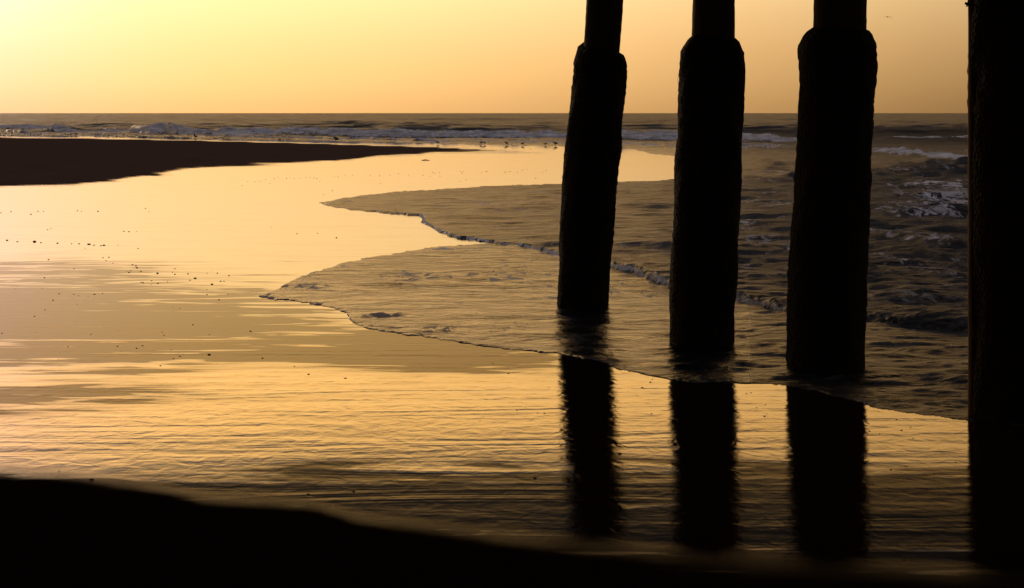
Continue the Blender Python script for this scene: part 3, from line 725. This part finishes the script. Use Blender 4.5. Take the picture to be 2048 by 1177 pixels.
# ------------------------------------------------------------------ shells and pebbles on the wet sand
ms = M('wet_shell'); g = ms.noise(ms.pos(obj=True), 60, 3)
ms.L.new(ms.mix(g, (0.02, 0.016, 0.014, 1), (0.06, 0.045, 0.035, 1)), ms.b.inputs['Base Color']); ms.b.inputs['Roughness'].default_value = 0.6; ms.b.inputs['Specular IOR Level'].default_value = 0.2
MAT_SHELL = ms.m
def pebble_mesh(k):
    bm = bmesh.new(); bmesh.ops.create_icosphere(bm, subdivisions=2, radius=0.5)
    rr = random.Random(k); o = Vector((rr.random() * 9, rr.random() * 9, 0))
    from mathutils import noise
    for v in bm.verts:
        q = v.co.copy(); v.co *= 1 + 0.35 * noise.noise(q * 2.2 + o); v.co.y *= 0.8; v.co.z *= 0.42 if k % 2 else 0.6
        if v.co.z < -0.1: v.co.z = -0.1
    for f in bm.faces: f.smooth = True
    me = bpy.data.meshes.new('shell'); bm.to_mesh(me); bm.free(); me.materials.append(MAT_SHELL); return me
PM = [pebble_mesh(k) for k in range(6)]
# (px, py, width px)
SH = [(418, 710, 7), (360, 713, 5), (347, 718, 4), (321, 732, 5), (525, 717, 5), (589, 733, 4), (617, 749, 5), (691, 757, 6), (501, 663, 5), (419, 670, 3), (386, 650, 4), (285, 692, 5), (273, 697, 4), (343, 700, 3), (235, 693, 4), (136, 694, 4), (324, 665, 3), (328, 671, 4), (182, 669, 3), (69, 633, 4), (90, 620, 3), (4, 667, 4), (106, 601, 4), (118, 588, 4), (148, 589, 3), (189, 589, 5), (205, 587, 3), (157, 592, 3), (89, 556, 4), (148, 538, 4), (97, 520, 4), (265, 530, 5), (274, 536, 5), (282, 543, 5), (272, 532, 4), (253, 543, 3), (258, 545, 4), (262, 542, 3), (315, 547, 6), (350, 538, 4), (350, 549, 4), (345, 545, 3), (303, 562, 3), (283, 565, 4), (287, 566, 4), (316, 567, 5), (335, 564, 3), (302, 570, 3), (390, 557, 6), (380, 561, 4), (376, 548, 4), (414, 547, 3), (435, 547, 4), (458, 552, 5), (441, 563, 4), (448, 563, 4), (424, 569, 6), (414, 580, 3), (414, 590, 4), (456, 589, 3), (438, 600, 4), (206, 516, 4), (218, 515, 4), (212, 522, 4), (226, 527, 3), (170, 497, 3), (14, 481, 5), (35, 484, 5), (69, 484, 9), (82, 486, 5), (115, 487, 5), (143, 488, 4), (158, 488, 4), (178, 489, 8), (188, 491, 4), (208, 491, 7), (202, 492, 4), (236, 491, 3), (276, 497, 3), (22, 424, 4), (62, 429, 4), (76, 423, 4), (87, 423, 3), (2, 426, 4), (155, 422, 3), (163, 423, 3), (196, 423, 4), (248, 463, 4), (258, 464, 4), (273, 464, 3), (95, 460, 3), (102, 458, 3), (291, 417, 3), (298, 424, 3), (673, 476, 4), (635, 467, 3), (594, 468, 3),
      (1017, 747, 5), (986, 727, 3), (1098, 776, 3), (1034, 821, 4), (1075, 827, 4), (1089, 827, 4), (1051, 815, 3), (960, 842, 3), (936, 840, 3), (1070, 957, 8), (707, 984, 8), (616, 989, 6), (183, 959, 8), (118, 942, 3), (272, 895, 3), (1301, 765, 5), (1305, 759, 4), (1284, 776, 5), (1288, 778, 3), (1303, 828, 4), (1275, 792, 3), (1240, 908, 9), (1493, 788, 4), (1502, 786, 3), (1513, 816, 4), (1529, 833, 5), (1534, 828, 3), (1531, 810, 3), (1739, 863, 5), (1732, 874, 4), (1821, 856, 4), (1803, 861, 5), (1826, 877, 4), (1911, 867, 3), (1875, 867, 3), (1759, 869, 3), (1813, 933, 5), (1782, 940, 5), (1868, 949, 5), (1912, 925, 4), (1853, 980, 5), (1876, 976, 4), (1809, 1121, 6), (1793, 840, 4)]
# far strings of shell bits near the bank (small marks at most a few pixels wide)
for x, y in [(620, 355), (612, 355), (600, 357), (634, 358), (640, 363), (628, 356), (668, 353), (676, 354), (690, 352), (759, 352), (780, 351), (797, 348), (817, 351), (846, 351), (860, 353), (866, 346), (871, 347), (879, 346), (880, 353), (922, 344), (927, 343), (924, 347), (963, 346), (972, 343), (974, 344), (1009, 345), (1013, 344), (1020, 344), (1035, 345), (1045, 341), (1054, 340), (1092, 342), (1085, 345), (1071, 357), (516, 363), (509, 364), (521, 363), (540, 368), (495, 364), (573, 357), (580, 356), (588, 358), (920, 363), (932, 360), (761, 368), (665, 382), (647, 390), (1061, 299), (705, 352), (740, 352), (556, 355), (548, 358), (531, 360), (484, 372)]:
    SH.append((x, y, 2.3))
for i in range(18):
    SH.append((random.uniform(0, 620), random.choice((random.uniform(390, 480), random.uniform(500, 640), random.uniform(640, 780))), random.uniform(1.6, 2.6)))
BIG = {(418, 710): 'largest dark shell on the dull sand left of centre, alone',
       (183, 959): 'dark pebble on the upper edge of the black sand at lower left',
       (707, 984): 'dark shell with a bright streak beside the black sand near bottom centre',
       (616, 989): 'small pebble left of the bright streaked shell near bottom centre',
       (1070, 957): 'dark pebble just left of the reflection of the leftmost pile',
       (1240, 908): 'flat dark shell between the reflections of the first two piles',
       (69, 484): 'longest dark shell in the row on the golden sand at far left',
       (178, 489): 'wide dark shell in the middle of the row on the golden sand',
       (208, 491): 'dark shell at the right end of the row on the golden sand',
       (691, 757): 'single shell on the wet sand below the dull band at centre left'}
for i, (x, y, wpx) in enumerate(SH):
    o = bpy.data.objects.new('shell', PM[i % 6]); COL.objects.link(o)
    q = P(x, y); s = wpx / F * q.y * 0.95
    o.location = q; o.scale = (s, s * random.uniform(0.9, 1.6), s * 1.0); o.rotation_euler = (0, 0, random.uniform(-0.4, 0.4))
    lb = BIG.get((x, y))
    if lb: tag(o, lb, 'shell')
    elif y < 400: tag(o, 'tiny dark shell bit strewn on the bright wet sand below the far bank', 'shell', 'shell bits below the far sand bank')
    elif x < 1115: tag(o, 'small dark shell bit lying on the wet sand left of the piles', 'shell', 'shell bits on the wet sand left of the piles')
    else: tag(o, 'small dark shell bit on the wet sand between the pile reflections', 'shell', 'shell bits on the wet sand between the piles')
# thin stick
tube('stick', [P(843, 321.3), P(850, 320.8) + Vector((0, 0, 0.02)), P(860, 321.2)], [0.008, 0.014, 0.006], MAT_SHELL, None, 6)
st = bpy.data.objects['stick']; tag(st, 'thin dark stick lying on the gold wet sand under the far bank', 'stick')
